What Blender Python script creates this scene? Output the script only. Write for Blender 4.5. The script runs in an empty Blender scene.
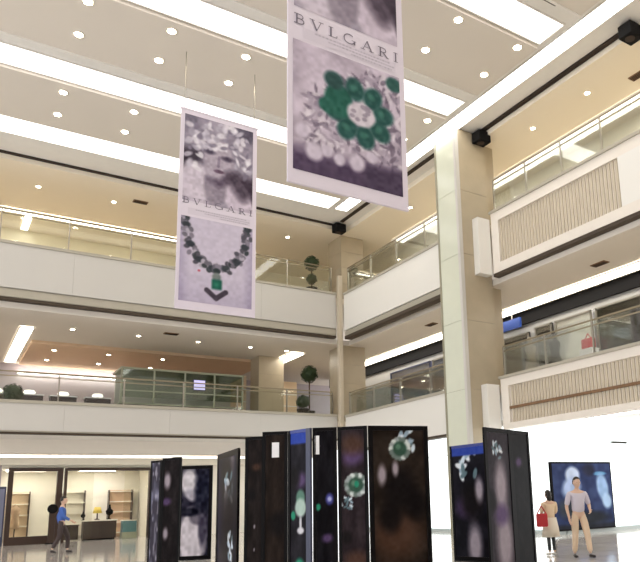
import bpy, bmesh, math, random
import numpy as np
from mathutils import Vector, Matrix
random.seed(4)
S = bpy.context.scene
COL = S.collection
R = math.radians

# ------------------------------------------------------------------ camera, world, exposure
FOC, CX, CY = 686.83, 422.21, 362.16          # focal length and principal point of a 640x562 frame
YAW, PITCH, ROLL = 0.6200, 0.2000, -0.0380
cam = bpy.data.cameras.new('camera'); camo = bpy.data.objects.new('camera', cam); COL.objects.link(camo)
S.camera = camo
cam.sensor_fit = 'HORIZONTAL'; cam.sensor_width = 36.0
cam.lens = FOC / 640 * 36
cam.shift_x = (320 - CX) / 640; cam.shift_y = (CY - 281) / 640
cam.clip_end = 200
fw = Vector((math.sin(YAW) * math.cos(PITCH), math.cos(YAW) * math.cos(PITCH), math.sin(PITCH)))
rt = Vector((math.cos(YAW), -math.sin(YAW), 0)); up = rt.cross(fw)
r2 = math.cos(ROLL) * rt + math.sin(ROLL) * up
u2 = -math.sin(ROLL) * rt + math.cos(ROLL) * up
m = Matrix((r2, u2, -fw)).transposed().to_4x4(); m.translation = Vector((0, 0, 1.25))
camo.matrix_world = m

w = bpy.data.worlds.new('world'); S.world = w; w.use_nodes = True
bg = w.node_tree.nodes['Background']; bg.inputs[0].default_value = (0.98, 0.99, 1.0, 1); bg.inputs[1].default_value = 2.0
S.view_settings.view_transform = 'Standard'; S.view_settings.look = 'None'
S.view_settings.gamma = 1.0; S.view_settings.use_curve_mapping = False
S.view_settings.exposure = 0.0
COVE = 2.0          # brightness of the main ceiling light troughs
GAL = 8.0           # brightness of the gallery light troughs

# ------------------------------------------------------------------ helpers
def lin(c): return tuple(((x / 255) / 12.92 if x / 255 <= 0.04045 else ((x / 255 + 0.055) / 1.055) ** 2.4) for x in c)
MATS = {}
def mat(name, rgb, rough=0.6, metal=0.0, var=0.05, scale=3.0, emit=0.0, ecol=None, spec=0.5):
    if name in MATS: return MATS[name]
    ma = bpy.data.materials.new(name); ma.use_nodes = True
    nt = ma.node_tree; b = nt.nodes['Principled BSDF']
    b.inputs['Roughness'].default_value = rough; b.inputs['Metallic'].default_value = metal
    b.inputs['Specular IOR Level'].default_value = spec
    c = lin(rgb)
    tc = nt.nodes.new('ShaderNodeTexCoord'); nz = nt.nodes.new('ShaderNodeTexNoise'); nz.inputs['Scale'].default_value = scale
    nz.inputs['Detail'].default_value = 3
    mx = nt.nodes.new('ShaderNodeMix'); mx.data_type = 'RGBA'
    mx.inputs[6].default_value = tuple(x * (1 - var) for x in c) + (1,)
    mx.inputs[7].default_value = tuple(min(1, x * (1 + var)) for x in c) + (1,)
    nt.links.new(tc.outputs['Object'], nz.inputs['Vector']); nt.links.new(nz.outputs['Fac'], mx.inputs[0])
    nt.links.new(mx.outputs[2], b.inputs['Base Color'])
    if emit:
        b.inputs['Emission Color'].default_value = lin(ecol or rgb) + (1,); b.inputs['Emission Strength'].default_value = emit
    MATS[name] = ma; return ma
def glass_mat(name, tint, gloss=0.25):
    ma = bpy.data.materials.new(name); ma.use_nodes = True; nt = ma.node_tree; nt.nodes.clear()
    o = nt.nodes.new('ShaderNodeOutputMaterial'); t = nt.nodes.new('ShaderNodeBsdfTransparent'); g = nt.nodes.new('ShaderNodeBsdfGlossy')
    t.inputs[0].default_value = lin(tint) + (1,); g.inputs['Roughness'].default_value = 0.04; g.inputs[0].default_value = (1, 1, 1, 1)
    f = nt.nodes.new('ShaderNodeFresnel'); f.inputs[0].default_value = 1.45
    mm = nt.nodes.new('ShaderNodeMath'); mm.operation = 'MULTIPLY'; mm.inputs[1].default_value = gloss * 4
    x = nt.nodes.new('ShaderNodeMixShader')
    nt.links.new(f.outputs[0], mm.inputs[0]); nt.links.new(mm.outputs[0], x.inputs[0])
    nt.links.new(t.outputs[0], x.inputs[1]); nt.links.new(g.outputs[0], x.inputs[2]); nt.links.new(x.outputs[0], o.inputs[0])
    MATS[name] = ma; return ma
def print_mat(name, rough=0.5, emit=0.0, spec=.22):
    ma = bpy.data.materials.new(name); ma.use_nodes = True; nt = ma.node_tree; b = nt.nodes['Principled BSDF']
    a = nt.nodes.new('ShaderNodeAttribute'); a.attribute_name = 'Col'
    nt.links.new(a.outputs['Color'], b.inputs['Base Color']); b.inputs['Roughness'].default_value = rough; b.inputs['Specular IOR Level'].default_value = spec
    if emit:
        nt.links.new(a.outputs['Color'], b.inputs['Emission Color']); b.inputs['Emission Strength'].default_value = emit
    MATS[name] = ma; return ma

class MB:
    def __init__(s): s.bm = bmesh.new()
    def box(s, x0, x1, y0, y1, z0, z1, bev=0.0):
        r = bmesh.ops.create_cube(s.bm, size=1.0)
        v = r['verts']
        bmesh.ops.scale(s.bm, vec=(x1 - x0, y1 - y0, z1 - z0), verts=v)
        bmesh.ops.translate(s.bm, vec=((x0 + x1) / 2, (y0 + y1) / 2, (z0 + z1) / 2), verts=v)
        if bev:
            e = list({e for q in v for e in q.link_edges})
            bmesh.ops.bevel(s.bm, geom=e, offset=bev, segments=2, affect='EDGES', profile=0.6)
        return s
    def cyl(s, x, y, z0, z1, r0, r1=None, seg=20):
        r1 = r0 if r1 is None else r1
        r = bmesh.ops.create_cone(s.bm, cap_ends=True, segments=seg, radius1=r0, radius2=r1, depth=z1 - z0)
        bmesh.ops.translate(s.bm, vec=(x, y, (z0 + z1) / 2), verts=r['verts']); return s
    def rod(s, a, b, r, seg=8):
        a = Vector(a); b = Vector(b); d = b - a
        q = bmesh.ops.create_cone(s.bm, cap_ends=True, segments=seg, radius1=r, radius2=r, depth=d.length)
        bmesh.ops.transform(s.bm, matrix=Matrix.Translation((a + b) / 2) @ d.to_track_quat('Z', 'Y').to_matrix().to_4x4(), verts=q['verts']); return s
    def ball(s, x, y, z, r, sx=1, sy=1, sz=1, sub=2):
        q = bmesh.ops.create_icosphere(s.bm, subdivisions=sub, radius=r)
        bmesh.ops.scale(s.bm, vec=(sx, sy, sz), verts=q['verts'])
        bmesh.ops.translate(s.bm, vec=(x, y, z), verts=q['verts']); return s
    def lathe(s, prof, x=0, y=0, seg=20):
        rings = []
        for r, z in prof:
            rings.append([s.bm.verts.new((x + r * math.cos(2 * math.pi * k / seg), y + r * math.sin(2 * math.pi * k / seg), z)) for k in range(seg)])
        for a, b in zip(rings, rings[1:]):
            for k in range(seg): s.bm.faces.new((a[k], a[(k + 1) % seg], b[(k + 1) % seg], b[k]))
        s.bm.faces.new(rings[0][::-1]); s.bm.faces.new(rings[-1]); return s
    def build(s, name, ma, parent=None, smooth=False, loc=None):
        me = bpy.data.meshes.new(name); s.bm.normal_update(); s.bm.to_mesh(me); s.bm.free()
        if smooth:
            for p in me.polygons: p.use_smooth = True
        me.materials.append(ma if not isinstance(ma, str) else MATS[ma])
        o = bpy.data.objects.new(name, me); COL.objects.link(o)
        if parent: o.parent = parent
        if loc: o.location = loc
        return o
def B(name, x0, x1, y0, y1, z0, z1, ma, parent=None, bev=0.0): return MB().box(x0, x1, y0, y1, z0, z1, bev).build(name, ma, parent)
def tag(o, label=None, cat=None, group=None, kind=None):
    if label: o['label'] = label
    if cat: o['category'] = cat
    if group: o['group'] = group
    if kind: o['kind'] = kind
    return o
def struct(o, label=None, cat=None): return tag(o, label, cat, None, 'structure')
def thing(name, label, cat, loc=(0, 0, 0), rz=0, group=None):
    o = bpy.data.objects.new(name, None); COL.objects.link(o); o.empty_display_size = 0.2
    o.location = loc; o.rotation_euler = (0, 0, rz); return tag(o, label, cat, group)
def copy_tree(o, parent=None):
    c = o.copy(); COL.objects.link(c); c.parent = parent
    for ch in list(o.children): copy_tree(ch, c)
    return c

# ------------------------------------------------------------------ materials
mat('ceil_white', (234, 231, 226), .7); mat('ceil_tan', (222, 214, 204), .7, var=.02, scale=.6)
mat('trough', (255, 250, 240), .6, emit=COVE, ecol=(255, 252, 246), var=0)
mat('trough_edge', (255, 250, 240), .6, emit=COVE * 3.2, ecol=(255, 252, 246), var=0); mat('trough_soft', (255, 250, 240), .6, emit=GAL * .5, ecol=(255, 250, 240), var=0)
mat('trough_gal', (255, 250, 240), .6, emit=GAL, ecol=(255, 248, 234), var=0)
mat('slot', (48, 36, 28), .8); mat('slot_side', (150, 138, 120), .8); mat('black', (20, 19, 20), .8, spec=.15)
mat('fascia_lit', (236, 234, 229), .5, var=.02, scale=.5); mat('fascia', (203, 200, 195), .55, var=.025, scale=.5); mat('fascia_band', (176, 170, 156), .55, var=.03)  # left fascias greyed, right ones whitened to paint in their light difference
mat('fascia_dark', (70, 58, 46), .7); mat('fascia_warm', (236, 229, 220), .55, var=.025)  # near fascia's own warm tone, lightened to imitate stronger light
mat('rib', (200, 188, 168), .6); mat('stone', (178, 165, 142), .35, var=.10, scale=1.8)
mat('column_pale', (216, 220, 204), .18, var=.03); mat('column_edge', (150, 146, 126), .3)
mat('gal_ceil', (240, 230, 212), .7, var=.02, scale=.5); mat('gal_wall', (244, 236, 214), .6, var=.03)
mat('gal_ceil2', (226, 219, 210), .7, var=.03, scale=.5); mat('peach', (222, 192, 162), .7); mat('lilac_wall', (176, 166, 172), .6)
mat('gal_floor', (226, 214, 196), .3); mat('steel', (170, 166, 156), .3, .8); mat('rail', (150, 140, 118), .35, .4)
mat('lens', (255, 246, 226), .5, emit=30, ecol=(255, 240, 214), var=0); mat('lens_rim', (225, 216, 200), .4)
mat('vent', (128, 98, 70), .7); mat('banner', (226, 218, 232), .6, var=.015); mat('banner_ink', (112, 104, 122), .6)
mat('frame_black', (14, 12, 14), .35, spec=.08); mat('frame_edge', (66, 70, 92), .3, spec=.3); mat('panel_back', (24, 20, 20), .4, spec=.2)
mat('blue_band', (36, 52, 132), .35); mat('plate_white', (236, 236, 240), .4); mat('white_glow', (250, 253, 253), .3, emit=1.25, ecol=(246, 254, 255), var=0)
mat('white_joint', (196, 206, 206), .4); mat('wood_dark', (58, 40, 32), .35, var=.12); mat('shop_wall', (240, 235, 222), .6)
mat('shop_light', (255, 248, 230), .6, emit=12, ecol=(255, 250, 240), var=0); mat('small_lamp', (255, 250, 240), .5, emit=1.2, var=0); mat('shop_floor', (214, 200, 180), .25)
mat('leaf', (44, 62, 30), .6, var=.35, scale=9); mat('pot', (40, 32, 30), .4); mat('trunk', (80, 60, 40), .7)
mat('kiosk_dark', (58, 46, 38), .4); mat('sign_lilac', (196, 190, 236), .4, emit=.9, var=0); mat('kiosk_frame', (160, 166, 146), .4)
mat('dark_shop', (50, 46, 42), .3); mat('grey_shop', (172, 170, 168), .5); mat('bluegrey', (120, 124, 150), .4, var=.2, scale=2); mat('red', (188, 44, 54), .5)
mat('blue_sign', (34, 66, 140), .4); mat('yellow', (232, 206, 96), .5); mat('teal', (84, 130, 138), .4)
mat('skin', (216, 182, 160), .5); mat('hair', (30, 24, 22), .5); mat('shirt_blue', (62, 98, 176), .7); mat('trouser_dark', (62, 50, 50), .7)
mat('shirt_lilac', (206, 200, 214), .7); mat('trouser_beige', (222, 198, 172), .7); mat('shoe_dark', (36, 30, 32), .4); mat('top_cream', (232, 208, 178), .7)
mat('skirt', (230, 222, 206), .7); mat('shoe_white', (230, 226, 222), .5); mat('legging', (46, 52, 56), .6)
glass_mat('glass', (248, 251, 249), .2); glass_mat('glass_green', (206, 216, 204), .3); glass_mat('glass_shop', (250, 250, 246), .12)
print_mat('print', .55); print_mat('print_gloss', .3, spec=.06)
def floor_mat():
    ma = bpy.data.materials.new('floor_tiles'); ma.use_nodes = True; nt = ma.node_tree; b = nt.nodes['Principled BSDF']
    tc = nt.nodes.new('ShaderNodeTexCoord'); br = nt.nodes.new('ShaderNodeTexBrick')
    br.offset = 0; br.inputs['Color1'].default_value = lin((222, 217, 212)) + (1,); br.inputs['Color2'].default_value = lin((212, 206, 200)) + (1,)
    br.inputs['Mortar'].default_value = lin((170, 158, 146)) + (1,); br.inputs['Scale'].default_value = 1.0; br.inputs['Mortar Size'].default_value = .008
    br.inputs['Brick Width'].default_value = .9; br.inputs['Row Height'].default_value = .9
    nt.links.new(tc.outputs['Object'], br.inputs['Vector']); nt.links.new(br.outputs['Color'], b.inputs['Base Color'])
    b.inputs['Roughness'].default_value = .09; MATS['floor'] = ma
floor_mat()

# ------------------------------------------------------------------ setting: floors, ceilings, walls
struct(B('wall_back_light_block', -14, 26, -8.4, -8.1, 0, 16, 'fascia_warm'))  # unseen wall added behind the camera so ambient light enters from one side
struct(B('floor', -14, 27, -10, 46, -0.3, 0, 'floor'))
ZC = 15.75
ceil = struct(B('ceiling', -14, 17.0, -8, 30.4, ZC, ZC + .3, 'ceil_white'))
slots = [22.08, 17.11, 12.14, 7.17, 2.2, -2.8]
for k, ys in enumerate(slots):
    # dropped tan panel on the camera side of each slot, pale lip, dark slot
    B('ceiling_panel', -14, 15.0, ys - 3.25, ys - .14, 15.6, ZC, 'ceil_tan', ceil)
    B('panel_lip', -14, 15.0, ys - .14, ys - .06, 15.56, ZC, 'ceil_white', ceil)
    B('air_slot', -14, 14.15, ys - .06, ys + .1, ZC - .04, ZC, 'slot', ceil)
B('ceiling_panel', -14, 15.0, 23.88, 27.08, 15.6, ZC, 'ceil_tan', ceil)
B('air_slot', -14, 16.4, 30.2, 30.38, ZC - .05, ZC, 'slot', ceil)
B('air_slot', 16.78, 16.98, 11.4, 18.9, ZC - .06, ZC, 'slot', ceil)
B('air_slot', 16.28, 16.46, 20.7, 29.7, ZC - .06, ZC, 'slot', ceil)
# light troughs
def trough(x0, x1, y0, y1, z, label, ma='trough', group='light troughs of the main ceiling'):
    t = thing('light_trough', label, 'ceiling light', ((x0 + x1) / 2, (y0 + y1) / 2, z - (.022 if z < 15.7 else 0)))
    hx, hy = (x1 - x0) / 2, (y1 - y0) / 2
    B('diffuser', -hx, hx, -hy, hy, -.03, 0, ma, t)
    f = MB()
    f.box(-hx - .04, hx + .04, -hy - .04, -hy, -.05, 0); f.box(-hx - .04, hx + .04, hy, hy + .04, -.05, 0)
    f.box(-hx - .04, -hx, -hy, hy, -.05, 0); f.box(hx, hx + .04, -hy, hy, -.05, 0)
    f.build('housing', 'ceil_white', t); return t
names = ['third glowing ceiling trough from the left gallery, passing behind the large banner', 'fourth glowing ceiling trough, crossing the top edge by the upper right',
         'glowing ceiling trough overhead, fifth from the left gallery', 'glowing ceiling trough overhead, sixth from the left gallery', 'glowing ceiling trough overhead, seventh from the left gallery']
trough(-14, 15.0, 27.15, 28.55, ZC, 'glowing white ceiling trough nearest the left gallery')
trough(-14, 15.0, 22.72, 23.82, ZC, 'second glowing ceiling trough from the left gallery, above the small banner')
for k, ys in enumerate(slots[1:]): trough(-14, 15.0, ys + .55, ys + 1.62, ZC, names[k])
trough(15.3, 15.95, -8, 28.4, ZC, 'long glowing perimeter trough along the right gallery, past the tall column', 'trough_edge')
# downlights
def downlight():
    t = thing('downlight', 'x', 'downlight')
    MB().lathe([(.085, -.012), (.12, -.012), (.125, 0), (.085, 0)], seg=14).build('rim', 'lens_rim', t)
    MB().cyl(0, 0, -.02, -.004, .088, seg=14).build('lens', 'lens', t)
    return t
dl0 = downlight(); used = [False]
def place_dl(x, y, z, label, group, s=1.0):
    o = dl0 if not used[0] else copy_tree(dl0)
    used[0] = True; o.location = (x, y, z); o.scale = (s, s, s); tag(o, label, 'downlight', group)
ORD = ['leftmost', 'second', 'third', 'fourth', 'fifth', 'sixth', 'seventh', 'eighth']
def dl_row(xs, ys, z, where, group, sc=1.0):
    pts = [(x, y) for x in xs for y in ys]
    for i, (x, y) in enumerate(pts):
        nm = (ORD[i] if i < len(pts) - 1 or i == 0 else 'last') + ' downlight from left, ' + where
        place_dl(x, y, z, nm, group, sc)
for (y, xs, wh) in ((26.0, (2.63, 4.94, 11.9, 14.4), 'farther row of tan ceiling strip nearest the left gallery'), (24.4, (2.59, 4.91, 11.92, 14.4), 'nearer row of tan ceiling strip nearest the left gallery'),
                    (20.9, (.2, 2.52, 4.88, 7.2, 14.42), 'farther row of middle tan ceiling strip'), (19.25, (2.5, 4.83, 7.18, 14.42), 'nearer row of middle tan ceiling strip'),
                    (15.85, (11.92, 14.4), 'farther row of upper right tan ceiling strip'), (14.15, (11.94, 14.38), 'nearer row of upper right tan ceiling strip')):
    dl_row(xs, (y,), 15.6, wh, 'downlights in the main ceiling', 1.35)

# upper left gallery (third level)
struct(B('ceiling_gallery', -14, 24, 30.4, 39, 15.5, 15.75, 'gal_ceil'))
struct(B('wall_left_upper', -14, 24, 38.3, 38.5, 11.9, 15.5, 'gal_wall'))
struct(B('floor_upper', -14, 26, 30.8, 42.5, 11.6, 11.9, 'gal_floor'))
struct(B('ceiling_gallery', 17.0, 25, -6, 30.4, 15.5, 15.75, 'gal_ceil'))
struct(B('wall_right_upper', 21.0, 21.2, -6, 38, 11.9, 15.5, 'gal_wall'))
struct(B('floor_upper', 17.3, 26, -6, 30.8, 11.6, 11.9, 'gal_floor'))
trough(-14, 14, 35.5, 35.9, 15.5, 'thin light line along the upper left gallery ceiling', 'trough_gal')
trough(2.6, 2.9, 36.0, 38.0, 15.5, 'short bright light bar across the upper left gallery ceiling', 'trough_gal')
trough(19.7, 20.4, 4, 30, 15.5, 'bright light trough along the upper right gallery ceiling', 'trough_soft')
dl_row((2.76, 5.86, 11.9, 14.6), (32.5,), 15.5, 'the upper left gallery ceiling', 'downlights in the upper galleries')
dl_row((18.2,), (26, 23, 17.4, 14.6, 11.8), 15.5, 'the upper right gallery ceiling', 'downlights in the upper galleries')
# middle galleries (second level)
struct(B('ceiling_gallery', -14, 24, 30.8, 43, 9.4, 9.65, 'gal_ceil2'))
struct(B('wall_left_middle', -14, 24, 42.4, 42.6, 5.4, 9.4, 'lilac_wall'))
struct(B('floor_middle', -14, 26, 30.8, 42.4, 5.1, 5.4, 'gal_floor'))
struct(B('ceiling_gallery', 17.3, 25, -6, 30.8, 9.4, 9.65, 'gal_ceil2'))
struct(B('floor_middle', 17.3, 26, -6, 30.8, 5.1, 5.4, 'gal_floor'))
pc = struct(B('ceiling_peach', 3.3, 15, 36.2, 41.9, 9.25, 9.4, 'peach'))
trough(2.6, 3.1, 33.6, 41.8, 9.4, 'light trough running back across the middle left gallery ceiling', 'trough_gal')
trough(3.3, 8.9, 42.0, 42.35, 8.9, 'long light line above the far wall of the middle left gallery', 'trough_gal')
trough(15.2, 16.0, 33.4, 36.2, 9.4, 'short light trough beside the corner column in the middle gallery', 'trough_gal')
trough(20.0, 20.7, 4, 36, 9.4, 'bright light trough along the middle right gallery ceiling', 'trough_gal')
dl_row((4.6, 7.4, 10.2, 12.9, 14.9), (33.3,), 9.4, 'the grey ceiling of the middle left gallery', 'downlights in the middle left gallery')
dl_row((4.4, 6.9, 9.6), (37.4,), 9.25, 'the front row of the peach gallery ceiling', 'downlights in the middle left gallery')
dl_row((4.4, 6.9, 9.6), (40,), 9.25, 'the back row of the peach gallery ceiling', 'downlights in the middle left gallery')
def vent(x, y, z, label, rz=0):
    t = thing('air_vent', label, 'vent', (x, y, z), rz)
    B('frame', -.32, .32, -.16, .16, -.03, 0, 'vent', t)
    for k in range(4): B('slat', -.28, .28, -.13 + k * .075, -.1 + k * .075, -.045, -.03, 'slot', t)
vent(6.9, 31.9, 15.5, 'brown ceiling vent in the upper left gallery'); vent(18.9, 12.9, 15.5, 'brown ceiling vent in the upper right gallery', R(90))
vent(19.0, 15.4, 9.4, 'brown ceiling vent in the middle right gallery', R(90)); vent(8.6, 32.2, 9.4, 'brown ceiling vent in the middle left gallery')
vent(18.6, 25.2, 9.4, 'brown ceiling vent in the far part of the right gallery', R(90))
# ground level: ceilings under the galleries
struct(B('ceiling_ground', -14, 24, 30.8, 36.6, 4.45, 4.6, 'ceil_white')); struct(B('ceiling_ground', 17.2, 25, -6, 30.8, 3.9, 4.1, 'ceil_white'))
struct(B('trim_1', -14, 17.2, 33.2, 36.55, 3.85, 4.45, 'fascia_warm')); struct(B('trim_2', -14, 17.2, 36.0, 36.5, 3.55, 3.85, 'shop_wall'))
trough(-14, 16, 34.2, 34.7, 3.85, 'light trough under the left gallery at ground level', 'trough_soft')
trough(18.2, 18.7, -4, 16, 3.9, 'added light trough brightening the ground level under the right gallery', 'trough_gal')  # added source that brightens the area under the right gallery

# fascias ------------------------------------------------------------
YL, XF, XN = 30.4, 16.6, 17.0
def left_fascia(n, z0, z1, band, label):
    t = thing(n, label, None, (0, YL, z0)); t['kind'] = 'structure'; h = z1 - z0
    e = [-14, -9, -4.5, 0, 4.1, 8.2, 12.3, 16.35]
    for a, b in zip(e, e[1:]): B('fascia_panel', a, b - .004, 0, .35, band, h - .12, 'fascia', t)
    B('backing', -14, 16.4, .1, .4, .06, h - .1, 'fascia_band', t)
    B('cap', -14, 16.4, -.05, .4, h - .12, h, 'fascia_band', t)
    B('lower_band', -14, 16.4, .05, .4, .12, band - .05, 'fascia_band', t)
    B('shadow_gap', -14, 16.4, .08, .4, 0, .1, 'fascia_dark', t)
    return t
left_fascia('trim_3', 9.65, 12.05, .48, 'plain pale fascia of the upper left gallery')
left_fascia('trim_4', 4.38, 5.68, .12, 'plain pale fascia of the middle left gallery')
def far_fascia(n, z0, z1, band, label):
    t = thing(n, label, None, (XF, 0, z0)); t['kind'] = 'structure'; h = z1 - z0
    for a, b in ((20.5, 25.2), (25.2, 30.0)): B('fascia_panel', 0, .35, a, b - .004, band, h - .12, 'fascia_lit', t)
    B('cap', -.05, .4, 20.5, 30, h - .12, h, 'fascia_band', t); B('lower_band', .05, .4, 20.5, 30, .16, band - .05, 'fascia_band', t)
    B('shadow_gap', .02, .4, 20.5, 30, 0, .16, 'fascia_dark', t); B('backing', .1, .38, 20.5, 30, .06, h - .1, 'fascia_band', t)
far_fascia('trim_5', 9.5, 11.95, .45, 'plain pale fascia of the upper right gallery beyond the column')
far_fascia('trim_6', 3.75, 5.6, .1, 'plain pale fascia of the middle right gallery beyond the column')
def near_fascia(n, z0, z1, fr, top, yend, mid, label):
    t = thing(n, label, None, (XN, 0, z0)); t['kind'] = 'structure'; h = z1 - z0
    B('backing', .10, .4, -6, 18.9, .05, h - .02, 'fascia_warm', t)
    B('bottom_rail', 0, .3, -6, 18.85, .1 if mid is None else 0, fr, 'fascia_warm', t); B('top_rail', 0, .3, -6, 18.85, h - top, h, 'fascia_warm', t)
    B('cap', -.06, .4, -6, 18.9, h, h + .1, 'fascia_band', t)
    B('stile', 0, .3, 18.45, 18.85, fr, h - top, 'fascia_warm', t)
    B('stile', 0, .3, yend - 1.4, yend, fr, h - top, 'fascia_lit', t)
    m_ = MB(); y = yend + .08
    while y < 18.4:
        m_.box(.065, .11, y, y + .095, fr, h - top); y += .15
    o = m_.build('ribs', 'rib', t); o['kind'] = 'stuff'
    if mid is None: B('shadow_gap', .02, .4, -6, 18.9, -.02, .1, 'fascia_dark', t)
    else: B('dark_line', .0, .14, yend, 18.45, mid, mid + .09, 'vent', t)
    # white pier that wraps the side of the tall column
    B('pier', -.62, -.01, 18.92, 19.24, 0 if mid is not None else .06, h - .2, 'fascia_lit', t)
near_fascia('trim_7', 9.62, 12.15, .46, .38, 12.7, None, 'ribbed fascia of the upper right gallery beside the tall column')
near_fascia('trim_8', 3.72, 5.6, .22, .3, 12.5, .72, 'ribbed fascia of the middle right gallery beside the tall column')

# columns --------------------------------------------------------------
def column(label, x0, x1, y0, y1, z0, z1, ma, edge=None, plates=True):
    t = thing('column', label, 'column', ((x0 + x1) / 2, (y0 + y1) / 2, z0)); t['kind'] = 'structure'
    hx, hy, h = (x1 - x0) / 2, (y1 - y0) / 2, z1 - z0
    B('core', -hx + .03, hx - .03, -hy + .03, hy - .03, 0, h, 'column_edge', t)
    return t, hx, hy, h
t, hx, hy, h = column('tall square column with pale glossy face rising to the ceiling', 15.72, 17.25, 19.25, 20.6, 0, 15.72, None)
for k in range(6):                      # pale polished plates on the side facing the hall, stone plates on the side facing us
    a, b = k * h / 6, (k + 1) * h / 6 - .012
    B('pale_plate', -hx, -hx + .05, -hy + .14, hy - .1, a, b, 'column_pale', t)
    B('stone_plate', -hx + .16, hx, -hy, -hy + .05, a, b, 'stone', t)
B('edge_strip', -hx - .01, -hx + .15, -hy - .01, -hy + .13, 0, h, 'fascia', t); B('edge_strip', -hx - .02, -hx + .06, hy - .1, hy, 0, h, 'column_edge', t)
for (z0, z1, nm) in ((11.9, 15.5, 'stone corner column where the two upper galleries meet'), (5.4, 9.4, 'stone corner column where the two middle galleries meet')):
    t, hx, hy, h = column(nm, 16.95, 18.3, 30.85, 32.3, z0, z1, None)
    for k in range(4):
        a, b = k * h / 4, (k + 1) * h / 4 - .012
        B('stone_plate', -hx, -hx + .04, -hy + .02, hy, a, b, 'stone', t); B('stone_plate', -hx, hx, -hy, -hy + .04, a, b, 'stone', t)
t, hx, hy, h = column('stone column in the middle left gallery left of the corner column', 14.05, 15.5, 35, 36.2, 5.4, 9.4, None)
for k in range(4):
    a, b = k * h / 4, (k + 1) * h / 4 - .012
    B('stone_plate', -hx, -hx + .04, -hy + .02, hy, a, b, 'stone', t); B('stone_plate', -hx, hx, -hy, -hy + .04, a, b, 'stone', t)
t, hx, hy, h = column('pilaster beside the tall column in the upper right gallery', 17.3, 17.9, 19.5, 20.6, 11.9, 15.5, None)
B('stone_plate', -hx, hx, -hy, -hy + .04, 0, h, 'stone', t); B('stone_plate', -hx, -hx + .04, -hy + .02, hy, 0, h, 'stone', t)
t, hx, hy, h = column('pilaster beside the tall column in the middle right gallery', 17.3, 17.9, 19.5, 20.6, 5.4, 9.4, None)
B('stone_plate', -hx, hx, -hy, -hy + .04, 0, h, 'stone', t); B('stone_plate', -hx, -hx + .04, -hy + .02, hy, 0, h, 'stone', t)
cp = struct(B('trim_9', 16.33, 16.56, 30.05, 30.3, 3.75, 12.9, 'rib', bev=.04), 'slim corner post joining the two gallery fascias')
for (x, y, nm) in ((16.85, 18.95, 'black slot end box on top of the tall column'), (16.75, 11.55, 'black box at the upper right end of the dark slot'), (16.35, 29.95, 'black slot end box above the corner column')):
    t = thing('slot_end_box', nm, 'slot end box', (x, y, 15.7))
    B('cabinet', -.3, .3, -.24, .24, -.5, -.06, 'black', t, .03); MB().cyl(0, 0, -.06, .05, .05).build('bracket', 'black', t)
    MB().cyl(-.05, 0, -.53, -.49, .15).build('grille', 'slot', t)

# balustrades ----------------------------------------------------------
def balustrade(label, p, q, z, h, step):
    p = Vector((*p, 0)); q = Vector((*q, 0)); d = q - p; L = d.length
    t = thing('glass_balustrade', label, 'balustrade', (p.x, p.y, z), math.atan2(d.y, d.x), )
    n = max(1, round(L / step)); s = L / n
    for k in range(n): B('glass_pane', k * s + .04, (k + 1) * s - .04, -.008, .008, .03, h - .06, 'glass', t)
    for k in range(n + 1): B('post', k * s - .025, k * s + .025, -.03, .03, 0, h, 'steel', t)
    MB().rod((0, 0, h), (L, 0, h), .032, 10).build('handrail', 'rail', t)
    B('top_rail', 0, L, -.015, .015, h - .2, h - .16, 'rail', t)
balustrade('glass balustrade of the upper left gallery with slim rail', (-6, 30.62), (16.2, 30.62), 12.05, 1.4, 2.4)
balustrade('glass balustrade of the middle left gallery', (-6, 30.62), (16.2, 30.62), 5.68, 1.15, 2.4)
balustrade('glass balustrade of the upper right gallery in front of the bright trough', (17.2, 8), (17.2, 18.8), 12.25, 1.35, 1.9)
balustrade('glass balustrade of the middle right gallery before the dark shopfront', (17.2, 8), (17.2, 18.8), 5.7, 1.15, 2.2)
balustrade('glass balustrade of the upper right gallery beyond the column', (16.8, 20.7), (16.8, 29.9), 11.95, 1.35, 2.3)
balustrade('glass balustrade of the middle right gallery beyond the column', (16.8, 20.7), (16.8, 29.9), 5.6, 1.15, 2.3)

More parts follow.
